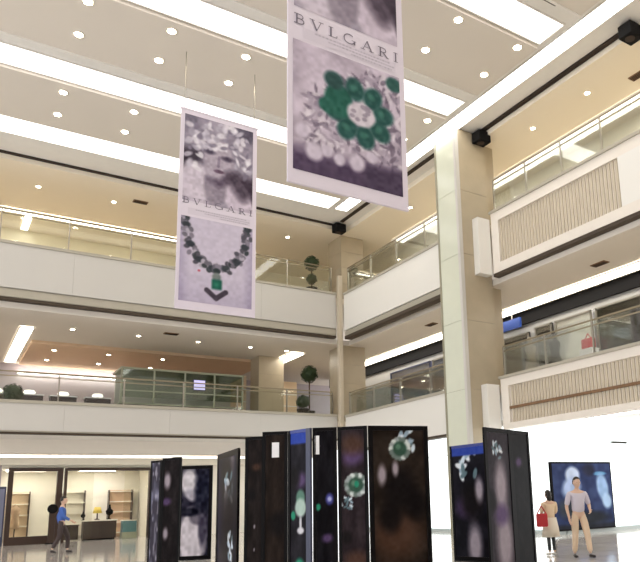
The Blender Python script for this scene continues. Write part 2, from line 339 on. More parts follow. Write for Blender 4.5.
# ------------------------------------------------------------------ printed pictures
def vnoise(u, v, sx, sy, seed):
    rg = np.random.RandomState(seed); g = rg.rand(int(sy) + 2, int(sx) + 2)
    x = np.clip(u, 0, 1) * sx; y = np.clip(v, 0, 1) * sy
    xi = np.minimum(x.astype(int), int(sx)); yi = np.minimum(y.astype(int), int(sy)); fx = x - xi; fy = y - yi
    fx = fx * fx * (3 - 2 * fx); fy = fy * fy * (3 - 2 * fy)
    x1 = np.minimum(xi + 1, int(sx) + 1); y1 = np.minimum(yi + 1, int(sy) + 1)
    return (g[yi, xi] * (1 - fx) + g[yi, x1] * fx) * (1 - fy) + (g[y1, xi] * (1 - fx) + g[y1, x1] * fx) * fy
class Paint:
    def __init__(s, u, v, asp, base): s.u, s.v, s.a = u, v, asp; s.c = np.zeros(u.shape + (3,)); s.c[:] = base
    def lay(s, m, col): m = np.clip(m, 0, 1)[..., None]; s.c = s.c * (1 - m) + np.array(col, float) * m
    def ell(s, x, y, rx, ry, col, soft=.25, rot=0, al=1):
        dx = s.u - x; dy = (s.v - y) * s.a; ry = ry * s.a; c_, s_ = math.cos(rot), math.sin(rot)
        d = np.sqrt(((dx * c_ + dy * s_) / rx) ** 2 + ((-dx * s_ + dy * c_) / ry) ** 2)
        s.lay(np.clip((1 - d) / soft + .5, 0, 1) * al, col)
    def rect(s, x0, x1, y0, y1, col, soft=.01, al=1):
        f = lambda t: np.clip(t / soft + .5, 0, 1)
        s.lay(f(s.u - x0) * f(x1 - s.u) * f(s.v - y0) * f(y1 - s.v) * al, col)
    def line(s, x0, y0, x1, y1, wd, col, soft=.5, al=1):
        ax, ay, bx, by = x0, y0 * s.a, x1, y1 * s.a; dx, dy = bx - ax, by - ay; L = dx * dx + dy * dy + 1e-9
        t = np.clip(((s.u - ax) * dx + (s.v * s.a - ay) * dy) / L, 0, 1)
        d = np.hypot(s.u - ax - t * dx, s.v * s.a - ay - t * dy)
        s.lay(np.clip((1 - d / wd) / soft + .5, 0, 1) * al, col)
    def noise(s, sx, sy, seed, amp): s.c = s.c + ((vnoise(s.u, s.v, sx, sy, seed) - .5) * 2 * amp)[..., None]
def picture(name, parent, x0, x1, z0, z1, y, fn, ma='print', res=None):
    W, Hh = x1 - x0, z1 - z0; nx, ny = res or (int(max(12, min(110, W * 44))), int(max(12, min(140, Hh * 44))))
    u, v = np.meshgrid(np.linspace(0, 1, nx), np.linspace(0, 1, ny))
    p = fn(u, v, Hh / W); c = np.clip(p.c, 0, 255) / 255
    c = np.where(c <= .04045, c / 12.92, ((c + .055) / 1.055) ** 2.4)
    vs = np.stack([x0 + u * W, np.full(u.shape, y), z0 + v * Hh], -1).reshape(-1, 3)
    i = np.arange(nx * ny).reshape(ny, nx)
    f = np.stack([i[:-1, :-1], i[:-1, 1:], i[1:, 1:], i[1:, :-1]], -1).reshape(-1, 4)
    me = bpy.data.meshes.new(name); me.from_pydata(vs.tolist(), [], f.tolist())
    at = me.attributes.new('Col', 'FLOAT_COLOR', 'POINT')
    at.data.foreach_set('color', np.concatenate([c.reshape(-1, 3), np.ones((nx * ny, 1))], 1).astype('f').ravel())
    me.materials.append(MATS[ma]); o = bpy.data.objects.new(name, me); COL.objects.link(o); o.parent = parent; return o
LAV, DKP, MID = (206, 196, 216), (62, 50, 70), (150, 140, 160)
def portrait(u, v, a):
    p = Paint(u, v, a, (158, 150, 168)); rg = random.Random(3)
    p.noise(4, 5, 2, 18)
    p.rect(-.1, .24, .3, .62, (56, 48, 62), .12); p.rect(.72, 1.1, .02, .42, (58, 46, 62), .14)         # dark hair and coat
    p.rect(.74, 1.1, .84, 1.1, (92, 86, 104), .1); p.rect(-.1, .2, .82, 1.1, (120, 114, 132), .1)
    p.ell(.2, .2, .26, .26, (206, 196, 212), .3, .3); p.ell(.78, .12, .2, .3, (204, 192, 210), .3, .5)     # pale shoulders
    p.ell(.45, .22, .16, .24, (150, 140, 156), .3)                                                        # neck
    p.ell(.5, .52, .22, .27, (176, 166, 182), .22)                                                        # face
    p.line(.36, .29, .5, .27, .05, (116, 104, 124), 1.6, .8); p.line(.5, .27, .7, .37, .06, (86, 72, 92), 1.5, .85); p.line(.7, .37, .86, .2, .1, (66, 54, 70), 1.4, .9)         # jaw shadow
    p.ell(.36, .62, .075, .03, (84, 76, 96), .9); p.ell(.62, .58, .085, .03, (76, 66, 86), .9)             # eyes
    p.line(.5, .58, .49, .47, .02, (140, 128, 148)); p.ell(.5, .41, .075, .022, (104, 82, 104), .5)       # nose, mouth
    for k in range(110):                                                                                   # white blossoms in the hair
        x = rg.uniform(.05, .97); y = rg.uniform(.68, .98) - (rg.uniform(.05, .3) if (x < .25 or x > .72) else 0) + .04 * math.cos(x * 9)
        b = rg.choice([(218, 212, 224), (200, 194, 210), (128, 120, 140), (176, 170, 188), (230, 226, 236)])
        p.ell(x, y, rg.uniform(.03, .075), rg.uniform(.014, .036), b, .7, rg.uniform(0, 3), .85)
    p.noise(26, 34, 5, 14); return p
def necklace(u, v, a):
    p = Paint(u, v, a, (204, 196, 216)); p.c = p.c - (np.clip(.35 - v, 0, 1) * 50 + np.clip(.14 - np.minimum(u, 1 - u), 0, 1) * 190)[..., None] * np.array([1, 1.05, .8])
    rg = random.Random(8); n = 22
    for k in range(n + 1):
        tt = math.pi * (1.0 + k / n); x = .5 + .43 * math.cos(tt); y = .98 + .56 * math.sin(tt)
        for j in range(5):
            ox, oy = rg.uniform(-.06, .06), rg.uniform(-.04, .04)
            p.ell(x + ox, y + oy, .04, .026, rg.choice([(84, 82, 94), (132, 126, 142), (178, 172, 188), (58, 64, 70), (110, 106, 120)]), .5, rg.uniform(0, 3))
        if k % 3 == 1: p.ell(x, y, .058, .036, (52, 58, 66), .5)
    p.ell(.5, .40, .05, .035, (46, 56, 60), .4); p.ell(.5, .33, .06, .05, (120, 130, 130), .5)
    p.rect(.435, .575, .18, .30, (26, 92, 78), .03); p.rect(.47, .54, .21, .27, (40, 122, 100), .04)
    p.line(.37, .16, .5, .075, .035, (66, 58, 72)); p.line(.63, .16, .5, .075, .035, (66, 58, 72))
    p.ell(.26, .375, .02, .014, (190, 90, 110), .5); p.noise(24, 30, 9, 8); return p
def emerald_flower(u, v, a):
    p = Paint(u, v, a, (196, 184, 202)); rg = random.Random(12); p.noise(5, 6, 1, 22)
    for k in range(480):                                                            # silver leaves
        x = rg.uniform(.1, 1); y = rg.uniform(.2, .97)
        if x + (1 - y) * .5 < .3 or y > .55 + x * .6: continue
        p.ell(x, y, rg.uniform(.025, .065), rg.uniform(.009, .02), rg.choice([(222, 214, 226), (148, 136, 156), (176, 164, 184), (112, 100, 120)]), .5, rg.uniform(0, 3.1), .8)
    p.rect(-.1, 1.1, -.1, .17, (80, 64, 92), .12); p.rect(.62, 1.1, -.1, .20, (72, 58, 84), .08)
    for x, y, r in ((.18, .17, .075), (.29, .2, .05), (.4, .16, .05), (.56, .17, .07), (.70, .25, .05), (.08, .3, .06)): p.ell(x, y, r, r * .95, (206, 196, 214), .5)
    cx, cy = .60, .58
    for k in range(8):
        an = 2 * math.pi * k / 8 + .2; p.ell(cx + .225 * math.cos(an), cy + .185 * math.sin(an), .105, .078, (34, 84, 80), .4, an)
        p.ell(cx + .225 * math.cos(an) - .015, cy + .185 * math.sin(an) + .012, .028, .032, (58, 112, 102), .9, an)
    p.ell(cx - .2, cy + .04, .13, .13, (30, 92, 80), .25); p.ell(cx - .3, cy - .02, .08, .06, (36, 98, 86), .3); p.ell(cx - .24, cy + .2, .09, .07, (40, 76, 76), .4)
    p.ell(cx + .01, cy - .01, .135, .095, (214, 206, 218), .25)
    for k in range(12): p.ell(cx + rg.uniform(-.08, .08), cy + rg.uniform(-.06, .06), .025, .016, (160, 150, 168), .5)
    p.ell(.94, .92, .08, .06, (40, 86, 82), .4); p.noise(30, 36, 7, 12); return p
# lettering of the banners: strokes (polyline, width)
def arc(cx, cy, rx, ry, a0, a1, n=12): return [(cx + rx * math.cos(R(a0 + (a1 - a0) * k / n)), cy + ry * math.sin(R(a0 + (a1 - a0) * k / n))) for k in range(n + 1)]
TH, TN = .15, .06
def serif(x, y, w_=.34): return ([(x - w_ / 2, y), (x + w_ / 2, y)], TN)
GLY = {
    'B': ([([(.18, 0), (.18, 1)], TH), ([(0, .97), (.4, .97)] + arc(.4, .75, .2, .22, 90, -90), .08), ([(.18, .53), (.42, .53)] + arc(.42, .28, .24, .25, 90, -90) + [(0, .03)], .1)], .72),
    'V': ([([(.1, 1), (.42, 0)], TH), ([(.42, 0), (.74, 1)], TN), serif(.1, .97), serif(.74, .97)], .84),
    'L': ([([(.18, 0), (.18, 1)], TH), ([(0, .03), (.6, .03), (.62, .25)], TN), serif(.18, .97)], .66),
    'G': ([(arc(.46, .5, .4, .48, 50, 340, 24), .1), ([(.84, 0.04), (.84, .42)], TH), serif(.8, .42)], .98),
    'A': ([([(.08, 0), (.42, 1)], TN), ([(.42, 1), (.76, 0)], TH), ([(.2, .34), (.64, .34)], TN), serif(.08, .03), serif(.76, .03)], .86),
    'R': ([([(.18, 0), (.18, 1)], TH), ([(0, .97), (.4, .97)] + arc(.4, .74, .22, .23, 90, -90) + [(.18, .51)], .08), ([(.4, .5), (.74, 0)], TH), serif(.18, .03), serif(.76, .03, .2)], .82),
    'I': ([([(.18, 0), (.18, 1)], TH), serif(.18, .97), serif(.18, .03)], .36)}
def lettering(name, parent, text, x0, x1, z0, hgt, y, ma):
    gaps = .42; tot = sum(GLY[c][1] for c in text) + gaps * (len(text) - 1); sx = (x1 - x0) / tot; cx = 0
    for c in text:
        bm = bmesh.new(); lay = 0
        for pts, wd in GLY[c][0]:
            for (ax, ay), (bx, by) in zip(pts, pts[1:]):
                A = Vector(((cx + ax) * sx, ay * hgt)); Bv = Vector(((cx + bx) * sx, by * hgt)); d = (Bv - A)
                if d.length < 1e-6: continue
                nn = Vector((-d.y, d.x)).normalized() * wd * hgt / 2; e = d.normalized() * wd * hgt * .12; lay += 1; yy = y - (lay % 7) * .0006
                bm.faces.new([bm.verts.new((x0 + q.x, yy, z0 + q.y)) for q in (A - nn - e, Bv - nn + e, Bv + nn + e, A + nn - e)])
        cx += GLY[c][1] + gaps
        me = bpy.data.meshes.new(name); bm.to_mesh(me); bm.free(); me.materials.append(MATS[ma]); o = bpy.data.objects.new(name, me); COL.objects.link(o); o.parent = parent
def banner(label, x0, x1, y, z0, z1, low, txt, lo_top, up_bot):
    w2, h = (x1 - x0) / 2, z1 - z0; t = thing('hanging_banner', label, 'banner', ((x0 + x1) / 2, y, z0))
    B('sheet', -w2, w2, -.012, .012, 0, h, 'banner', t)
    B('hem_bar', -w2, w2, -.03, .03, -.03, .03, 'banner', t, .01); B('hem_bar', -w2 - .03, w2 + .03, -.03, .03, h - .03, h + .03, 'banner', t, .01)
    for sx in (-1, 1):
        MB().rod((sx * w2 * .92, 0, h), (sx * w2 * .92, 0, 15.74 - z0), .012, 6).build('wire', 'steel', t)
    picture('upper_print', t, -w2 + .12, w2 - .14, up_bot * h, h * .975, -.018, portrait)
    picture('lower_print', t, -w2 + .1, w2 - .12, .036 * h, lo_top * h, -.018, low)
    lettering('letter', t, 'BVLGARI', -w2 + .12, w2 - .14, txt * h, .2, -.026, 'banner_ink')
    def fine(u, v, a):
        p = Paint(u, v, a, (218, 210, 224)); rg = random.Random(5)
        for row, (xa, xb) in enumerate(((.12, .92), (.26, .98), (.5, .95))):
            x = xa
            while x < xb:
                q = rg.uniform(.01, .03); p.rect(x, x + q, .74 - row * .32, .9 - row * .32, (168, 160, 176), .02, .8); x += q + .012
        return p
    picture('fine_print', t, -w2 + .3, w2 - .2, (lo_top + .012) * h, (lo_top + .045) * h, -.018, fine, res=(110, 14))
banner('smaller looking far banner with necklace picture, hanging before the left gallery', 5.40, 7.88, 20.0, 7.12, 13.6, necklace, .515, .45, .53)
banner('large near banner with green flower brooch picture, hanging from the ceiling', 4.48, 6.95, 10.0, 6.66, 13.1, emerald_flower, .475, .425, .53)

# ------------------------------------------------------------------ free standing display panels
def jewel(seed, base, items, blue=False, streak=None):
    def fn(u, v, a):
        p = Paint(u, v, a, base); rg = random.Random(seed); p.noise(4, 9, seed, 14)
        if streak: p.ell(streak[0], streak[1], streak[2], streak[3], streak[4], .9, .1, .8)
        for (kind, x, y, r) in items:
            if kind == 'ring':
                for k in range(16):
                    an = 2 * math.pi * k / 16; p.ell(x + r * math.cos(an), y + r / a * math.sin(an), r * .3, r * .3 / a, rg.choice([(206, 214, 214), (150, 160, 162), (112, 126, 122)]), .5)
                p.ell(x, y, r * .8, r * .8 / a, (60, 92, 78), .35); p.ell(x - r * .2, y + r * .2 / a, r * .3, r * .3 / a, (92, 128, 108), .7)
            elif kind == 'pendant':
                p.ell(x, y + 1.2 * r / a, r * .8, r / a, (92, 130, 116), .4); p.ell(x, y, r, r * 1.1 / a, (168, 190, 182), .4); p.rect(x - r * .2, x + r * .2, y - 2.6 * r / a, y - r / a, (196, 196, 204), .04)
                p.ell(x, y - 2.7 * r / a, r * .6, r * .4 / a, (206, 206, 214), .5)
            elif kind == 'blob': p.ell(x, y, r, r * 1.5 / a, (74, 76, 150), .6); p.ell(x, y, r * .5, r * .6 / a, (170, 176, 220), .6)
            elif kind == 'green': p.ell(x, y, r, r * 1.4 / a, (44, 136, 108), .4)
            elif kind == 'bow':
                for k in range(14): p.ell(x + rg.uniform(-1, 1) * r, y + rg.uniform(-1, 1) * r / a, r * .42, r * .2 / a, rg.choice([(206, 220, 232), (150, 172, 190), (226, 232, 240), (96, 120, 130)]), .5, rg.uniform(0, 3))
            elif kind == 'pale': p.ell(x, y, r, r * 2.2 / a, (178, 168, 180), .9, 0, .85)
            elif kind == 'lilac': p.ell(x, y, r, r * .8 / a, (96, 74, 118), .9, .15, .9)
            elif kind == 'dark': p.ell(x, y, r, r * 1.3 / a, (22, 16, 18), .8, 0, .9)
            elif kind == 'brown': p.ell(x, y, r, r * .8 / a, (92, 64, 50), .9, 0, .8)
        if blue: p.rect(-.1, 1.1, .925, 1.1, (44, 66, 156), .01)
        p.c = p.c * np.clip(.62 + p.c.max(-1, keepdims=True) / 360, 0, 1); p.noise(14, 40, seed + 1, 5); return p
    return fn
def grey_portrait(u, v, a):
    p = Paint(u, v, a, (34, 32, 48)); p.ell(.25, .85, .3, .16, (206, 202, 210), .5); p.ell(.35, .7, .18, .08, (180, 176, 190), .6, .5)
    p.ell(.42, .2, .5, .34, (206, 200, 210), .3); p.ell(.6, .42, .3, .07, (96, 90, 104), .5, -.4); p.ell(.8, .3, .16, .2, (70, 66, 84), .6); p.ell(.3, .5, .4, .05, (20, 20, 34), .6)
    p.rect(.5, 1.1, .55, .95, (26, 28, 46), .2); p.noise(9, 22, 4, 22); return p
def smoky(seed, c1, c2):
    def fn(u, v, a):
        p = Paint(u, v, a, c1); n = vnoise(u, v, 3, 9, seed); p.lay(np.clip((n - .5) * 3, 0, 1), c2); n = vnoise(u, v, 7, 18, seed + 3); p.lay(np.clip((n - .6) * 3, 0, 1) * .6, (190, 186, 200)); return p
    return fn
PH = 2.4
def panel(label, pl, pr, fn, split=None, frame=.05, top='frame_black', patch=None, ph=PH, right_post=None):
    a, b = Vector(pl), Vector(pr); d = b - a; w_ = d.length
    t = thing('picture_stand', label, 'display stand', (a.x, a.y, 0), math.atan2(d.y, d.x), 'free standing jewellery display panels')
    B('backboard', .015, w_ - .015, .012, .045, .03, ph - .01, 'panel_back', t)
    B('post', 0, frame, 0, .03, .0, ph, 'frame_black', t); B('post', w_ - (right_post or frame), w_, -.004, .03, .0, ph, 'frame_edge' if right_post else 'frame_black', t)
    B('top_rail', frame, w_ - frame, 0, .03, ph - frame, ph, top, t); B('bottom_rail', frame, w_ - frame, 0, .03, .02, .1, 'frame_black', t)
    B('foot', .04, w_ - .04, -.02, .03, 0, .02, 'frame_black', t)
    picture('print', t, frame, w_ - frame, .1, ph - frame, .008, fn, 'print_gloss', (int(max(24, w_ * 60)), 120))
    if patch: B('bright_patch', patch[0], patch[1], .0, .007, patch[2], patch[3], 'plate_white', t)  # bright patch on the stand, made as a thin white box
    return t
panel('narrow slate-blue display panel at the far left of the group', (4.11, 16.70), (4.27, 16.38), smoky(3, (58, 54, 66), (112, 112, 134)))
panel('dark display panel with grey streaked left half, second from the left', (4.12, 15.74), (4.44, 15.43), jewel(5, (34, 26, 28), [('pale', .22, .8, .22), ('pale', .2, .3, .16), ('lilac', .2, .6, .3)]))
panel('display panel with black frame and white and navy portrait picture', (5.28, 18.55), (6.05, 18.17), grey_portrait, frame=.09)
panel('wide navy display panel with pale highlight beside the framed portrait panel', (5.01, 14.77), (4.80, 12.95), jewel(9, (30, 28, 54), [('pale', .62, .93, .2), ('dark', .5, .78, .3), ('bow', .6, .7, .2), ('pale', .45, .56, .1), ('dark', .6, .38, .34), ('bow', .72, .2, .14)]), frame=.12)
panel('tall black narrow display panel with small light specks', (4.17, 10.94), (4.42, 10.715), jewel(11, (40, 30, 28), [('dark', .3, .6, .3), ('pale', .5, .38, .06), ('brown', .6, .8, .3), ('pale', .5, .22, .05)]))
panel('tall black display panel with a white plate near its top', (4.14, 10.14), (4.455, 9.905), jewel(13, (46, 34, 28), [('dark', .7, .4, .45)]), patch=(.15, .26, 2.0, 2.23))
panel('display panel with blue top band and green pendant picture', (4.46, 9.9), (4.6, 9.41), jewel(15, (32, 28, 38), [('lilac', .55, .68, .35), ('dark', .2, .7, .3), ('pendant', .55, .5, .3), ('green', .15, .45, .12), ('green', .5, .1, .3)], True), right_post=.1, top='blue_band')
panel('dark display panel with white plate and small blue glint right of the blue-banded one', (4.632, 9.402), (4.935, 9.205), jewel(17, (20, 18, 26), [('green', .1, .5, .14), ('blob', .75, .55, .22), ('lilac', .6, .3, .3), ('pale', .8, .12, .1)]), patch=(.03, .1, 2.0, 2.28))
panel('display panel with round green stone ring picture on purple brown', (4.946, 9.197), (5.285, 8.9), jewel(19, (52, 40, 46), [('lilac', .5, .82, .45), ('brown', .5, .9, .5), ('ring', .62, .635, .4), ('bow', .2, .52, .22), ('brown', .6, .15, .5), ('dark', .2, .3, .2), ('green', .65, .64, .1)]))
panel('widest brown display panel with green and white brooch picture', (5.306, 8.893), (6.25, 8.68), jewel(21, (48, 38, 32), [('brown', .4, .3, .5), ('dark', .5, .6, .3), ('dark', .3, .42, .2), ('pale', .42, .74, .06), ('pale', .16, .7, .08), ('bow', .66, .93, .19), ('ring', .52, .875, .17), ('dark', .8, .5, .2)]), frame=.07)
panel('dark narrow display panel edge behind the widest brown panel', (6.27, 8.98), (6.52, 9.2), jewel(22, (40, 36, 32), [('dark', .5, .5, .4)]), ph=2.32)
panel('navy display panel with blue top band and white bow picture before the column', (9.14, 11.91), (9.27, 10.86), jewel(23, (24, 22, 34), [('bow', .46, .85, .3), ('lilac', .4, .45, .3), ('dark', .55, .5, .3), ('pale', .6, .1, .2), ('pale', .8, .6, .12)], True), frame=.06, top='blue_band')
panel('tall panel with grey smoky picture, left leaf at the right of the group', (7.27, 8.53), (8.05, 8.765), jewel(25, (58, 50, 60), [('bow', .45, .87, .2), ('pale', .55, .6, .26), ('pale', .6, .2, .34), ('lilac', .5, .4, .3), ('dark', .05, .5, .2)]), frame=.07)
panel('tall black glossy panel with faint purple smear, right leaf at the right of the group', (8.06, 8.77), (8.66, 8.95), jewel(27, (16, 13, 16), [('lilac', .35, .78, .2), ('dark', .8, .5, .4)]), frame=.05)

# ------------------------------------------------------------------ white backlit shop wall at the right, with poster
def glow_wall(n, label, p, q, zt, npan):
    p = Vector((*p, 0)); q = Vector((*q, 0)); d = q - p; L = d.length
    t = thing(n, label, None, (p.x, p.y, 0), math.atan2(d.y, d.x)); t['kind'] = 'structure'; s = L / npan
    B('backing', .02, L - .25, .06, .2, 0, zt, 'white_joint', t)
    for k in range(npan):
        B('glass_panel', k * s + .006, (k + 1) * s - .006, 0, .05, .14, 3.06, 'white_glow', t); B('upper_panel', k * s + .006, (k + 1) * s - .006, 0, .05, 3.1, zt, 'white_glow', t)
    B('plinth', 0, L, -.03, .05, 0, .12, 'white_joint', t)
glow_wall('wall_right_shop', 'white backlit glass shop wall behind the two people', (17.32, 16.4), (25, 16.4), 3.88, 5)
glow_wall('wall_right_front', 'white backlit glass shop wall along the right gallery behind the column', (17.3, 30.6), (17.3, 16.4), 3.88, 8)
B('vent_slot', 0, 0, 0, 0, 0, 0, 'slot') if False else None
t = thing('wall_vent', 'thin dark slot vent high on the white shop wall', 'vent', (20.3, 16.37, 3.1)); B('frame', -.45, .45, -.04, -.002, -.06, .03, 'white_joint', t); B('slat', -.4, .4, -.05, -.035, -.04, .01, 'slot', t)
def poster_art(u, v, a):
    p = Paint(u, v, a, (30, 46, 92)); p.noise(4, 4, 6, 12); p.rect(-.1, 1.1, -.1, .06, (20, 24, 40), .05)
    p.ell(.33, .82, .12, .13, (188, 204, 232), .4); p.ell(.3, .62, .16, .16, (166, 186, 226), .5, .4); p.ell(.4, .45, .1, .12, (130, 150, 200), .6); p.ell(.2, .3, .14, .14, (40, 48, 62), .7)
    p.ell(.8, .84, .12, .03, (92, 150, 196), .5); p.ell(.84, .62, .1, .22, (150, 182, 226), .4, .2); p.ell(.9, .4, .08, .12, (170, 200, 236), .5, .3)
    p.ell(.62, .9, .1, .1, (20, 24, 54), .6); p.ell(.6, .15, .3, .1, (22, 28, 40), .7); p.noise(16, 14, 3, 14); return p
t = thing('wall_poster', 'large navy and white fashion poster on the white shop wall', 'poster', (18.15, 16.34, .12))
B('frame', -1.5, 1.5, -.06, .03, 0, 2.26, 'frame_black', t); picture('print', t, -1.44, 1.44, .06, 2.2, -.066, poster_art, res=(110, 84))

# ------------------------------------------------------------------ ground floor shop at the left
YS = 36.6
struct(B('wall_left_shop', -14, 2.55, YS, YS + .3, 0, 4.5, 'lilac_wall')); struct(B('wall_left_header', 2.55, 17.2, YS, YS + .3, 3.46, 4.5, 'shop_wall'))
struct(B('wall_left_pier', 9.15, 17.2, YS, YS + .3, 0, 3.46, 'shop_wall')); struct(B('wall_shop_back', 1.5, 10, 41.5, 41.7, 0, 3.6, 'shop_wall'))
struct(B('wall_shop_side', 9.6, 9.8, YS + .3, 41.5, 0, 3.6, 'shop_wall')); struct(B('wall_shop_side', 1.6, 1.8, YS + .3, 41.5, 0, 3.6, 'shop_wall'))
struct(B('ceiling_shop', 1.5, 10, YS + .3, 41.6, 3.55, 3.7, 'ceil_white'))
t = thing('shop_window', 'dark framed lit display window at the far left', 'shop window', (3.95, YS, 0))
for (a, b, c_, d_, n) in ((-1.12, -.92, .0, 3.44, 'post'), (.86, 1.1, 0, 3.44, 'post'), (-.92, .86, 3.28, 3.44, 'head'), (-.92, .86, 0, .36, 'sill')): B(n, a, b, -.12, .16, c_, d_, 'wood_dark', t)
B('glass_pane', -.92, .86, .0, .02, .36, 3.28, 'glass_shop', t)
t = thing('shop_entrance', 'wide dark framed glazed shop entrance with lit interior', 'shop front', (7.1, YS, 0))
B('post', 1.85, 2.02, -.1, .16, 0, 3.42, 'wood_dark', t); B('post', -1.98, -1.86, -.1, .16, 0, 3.42, 'wood_dark', t); B('head', -1.86, 1.85, -.1, .16, 3.3, 3.44, 'wood_dark', t)
B('glass_pane', -1.86, -.7, 0, .02, .02, 3.3, 'glass_shop', t); B('glass_pane', .7, 1.85, 0, .02, .02, 3.3, 'glass_shop', t)
for i, (x, y) in enumerate(((3.9, 38), (3.9, 40.2), (7.2, 38), (7.2, 40.2))):
    trough(x - .9, x + .9, y - .35, y + .35, 3.55, ['front left', 'back left', 'front right', 'back right'][i] + ' ceiling light panel inside the lit shop', 'shop_light')
# shop furnishings
def shelf_unit(label, x, y, cols):
    t = thing('shelf_unit', label, 'shelf', (x, y, 0)); B('side_panel', -.62, -.58, -.2, .2, 0, 2.5, 'wood_dark', t); B('side_panel', .58, .62, -.2, .2, 0, 2.5, 'wood_dark', t)
    B('back_panel', -.58, .58, .16, .2, 0, 2.5, cols, t)
    for k in range(5): B('shelf', -.58, .58, -.2, .16, .2 + k * .55, .24 + k * .55, 'shop_wall', t)
shelf_unit('tall lit shelf unit inside the left display window', 3.6, 41.2, 'top_cream'); shelf_unit('tall shelf unit at the back of the shop beside the entrance', 6.2, 41.2, 'shop_wall'); shelf_unit('tall shelf unit at the right end of the shop', 8.6, 41.2, 'peach')
t = thing('shop_counter', 'dark wooden counter with pale top inside the shop', 'counter', (7.0, 38.0, 0)); B('body', -.75, .75, -.28, .28, .06, .9, 'wood_dark', t); B('plinth', -.7, .7, -.24, .24, 0, .06, 'black', t)
B('counter_top', -1.1, .8, -.34, .34, .9, .96, 'shop_wall', t); B('door', -.7, -.02, -.3, -.28, .12, .84, 'kiosk_dark', t); B('door', .02, .7, -.3, -.28, .12, .84, 'kiosk_dark', t)
t = thing('display_stool', 'low dark cabinet left of the shop counter', 'cabinet', (5.75, 38.4, 0)); B('body', -.35, .35, -.25, .25, .05, .72, 'wood_dark', t); B('top', -.38, .38, -.28, .28, .72, .76, 'kiosk_dark', t); B('door', -.3, .3, -.27, -.25, .1, .68, 'kiosk_dark', t)
def bust(label, x, y, z, s, ma):
    t = thing('display_bust', label, 'bust', (x, y, z)); MB().lathe([(.12 * s, 0), (.12 * s, .03 * s), (.03 * s, .05 * s), (.03 * s, .2 * s), (.17 * s, .3 * s), (.2 * s, .46 * s), (.08 * s, .58 * s), (.05 * s, .72 * s)], seg=16).build('torso', ma, t, True)
    MB().ball(0, 0, .76 * s, .06 * s).build('cap', ma, t, True)
bust('black display bust on the right of the shop counter', 7.45, 38, .96, .9, 'black'); bust('dark display bust low on the left of the counter', 6.25, 38, .96, .55, 'black')
t = thing('table_lamp', 'yellow shaded lamp on the shop counter', 'lamp', (6.9, 38.05, .96)); MB().lathe([(.12, 0), (.12, .03), (.03, .06), (.03, .34)], seg=14).build('base', 'kiosk_dark', t, True); MB().lathe([(.22, .32), (.14, .62)], seg=18).build('shade', 'yellow', t, True)
t = thing('display_case', 'teal glass display case right of the shop counter', 'display case', (8.35, 37.8, 0)); B('base', -.35, .35, -.25, .25, 0, .3, 'kiosk_frame', t); B('glass_box', -.33, .33, -.23, .23, .3, .85, 'teal', t); B('lid', -.36, .36, -.26, .26, .85, .9, 'shop_wall', t)
t = thing('display_bust_stand', 'dress form in pale clothes inside the left display window', 'mannequin', (3.35, 38, .0)); MB().lathe([(.2, 0), (.2, .04), (.03, .06), (.03, .7)], seg=14).build('stand', 'kiosk_dark', t, True)
MB().lathe([(.2, .7), (.17, 1.0), (.13, 1.2), (.2, 1.5), (.18, 1.62), (.06, 1.7), (.05, 1.8)], seg=16).build('torso', 'peach', t, True)
t = thing('sign_stand', 'dark slim sign stand with round top before the shop window', 'sign stand', (4.62, 35.9, 0)); MB().cyl(0, 0, 0, .04, .22).build('base', 'black', t); B('post', -.13, .13, -.05, .05, .04, 1.45, 'wood_dark', t, .02); MB().rod((0, -.06, 1.55), (0, .06, 1.55), .21, 20).build('disc', 'black', t)
t = thing('light_box', 'blue lit display box at the far left edge', 'light box', (2.28, YS - .1, 0)); B('frame', -.5, .5, -.08, .08, 0, 2.6, 'frame_edge', t); B('screen', -.44, .44, -.09, -.08, .4, 2.5, 'bluegrey', t)

# ------------------------------------------------------------------ second level left: kiosk, plants, counters
t = thing('glass_kiosk', 'long green glass kiosk on the middle left gallery', 'kiosk', (10.05, 35.2, 5.4))
B('base', -3.0, 3.0, -.5, 1.4, 0, .95, 'kiosk_dark', t)
for k in range(4): B('glass_pane', -2.98 + k * 1.5, -1.5 + k * 1.5, -.45, -.43, 1.3, 2.66, 'glass_green', t)
B('sill', -3.05, 3.05, -.55, 1.45, .95, 1.02, 'kiosk_frame', t)
for x in (-3.0, -1.5, 0, 1.5, 3.0): B('post', x - .04, x + .04, -.48, -.4, .95, 2.7, 'kiosk_frame', t)
B('roof', -3.05, 3.05, -.5, 1.4, 2.66, 2.76, 'kiosk_frame', t); B('back_panel', -2.95, 2.95, 1.2, 1.3, 1.02, 2.66, 'fascia', t); B('mid_rail', -3.0, 3.0, -.47, -.42, 1.6, 1.66, 'kiosk_frame', t)
t = thing('lit_sign', 'small lilac lit sign square on the green kiosk', 'sign', (10.75, 34.66, 7.2)); B('case', -.32, .32, 0, .06, 0, .56, 'frame_edge', t); B('face', -.28, .28, -.02, 0, .04, .52, 'sign_lilac', t)
for i, x in enumerate((2.05, 3.35, 4.75, 6.25)):
    lb = ['leftmost', 'second', 'third', 'rightmost'][i] + ' low counter with pale lamp along the far wall of the middle gallery'
    t = thing('service_counter', lb, 'counter', (x, 36.0, 5.4)); B('body', -.55, .55, -.25, .25, 0, 1.3, 'kiosk_dark', t); B('top', -.58, .58, -.28, .28, 1.3, 1.36, 'plate_white', t)
    MB().lathe([(.2, 1.37), (.26, 1.46), (.2, 1.55)], seg=14).build('lamp', 'small_lamp', t, True)
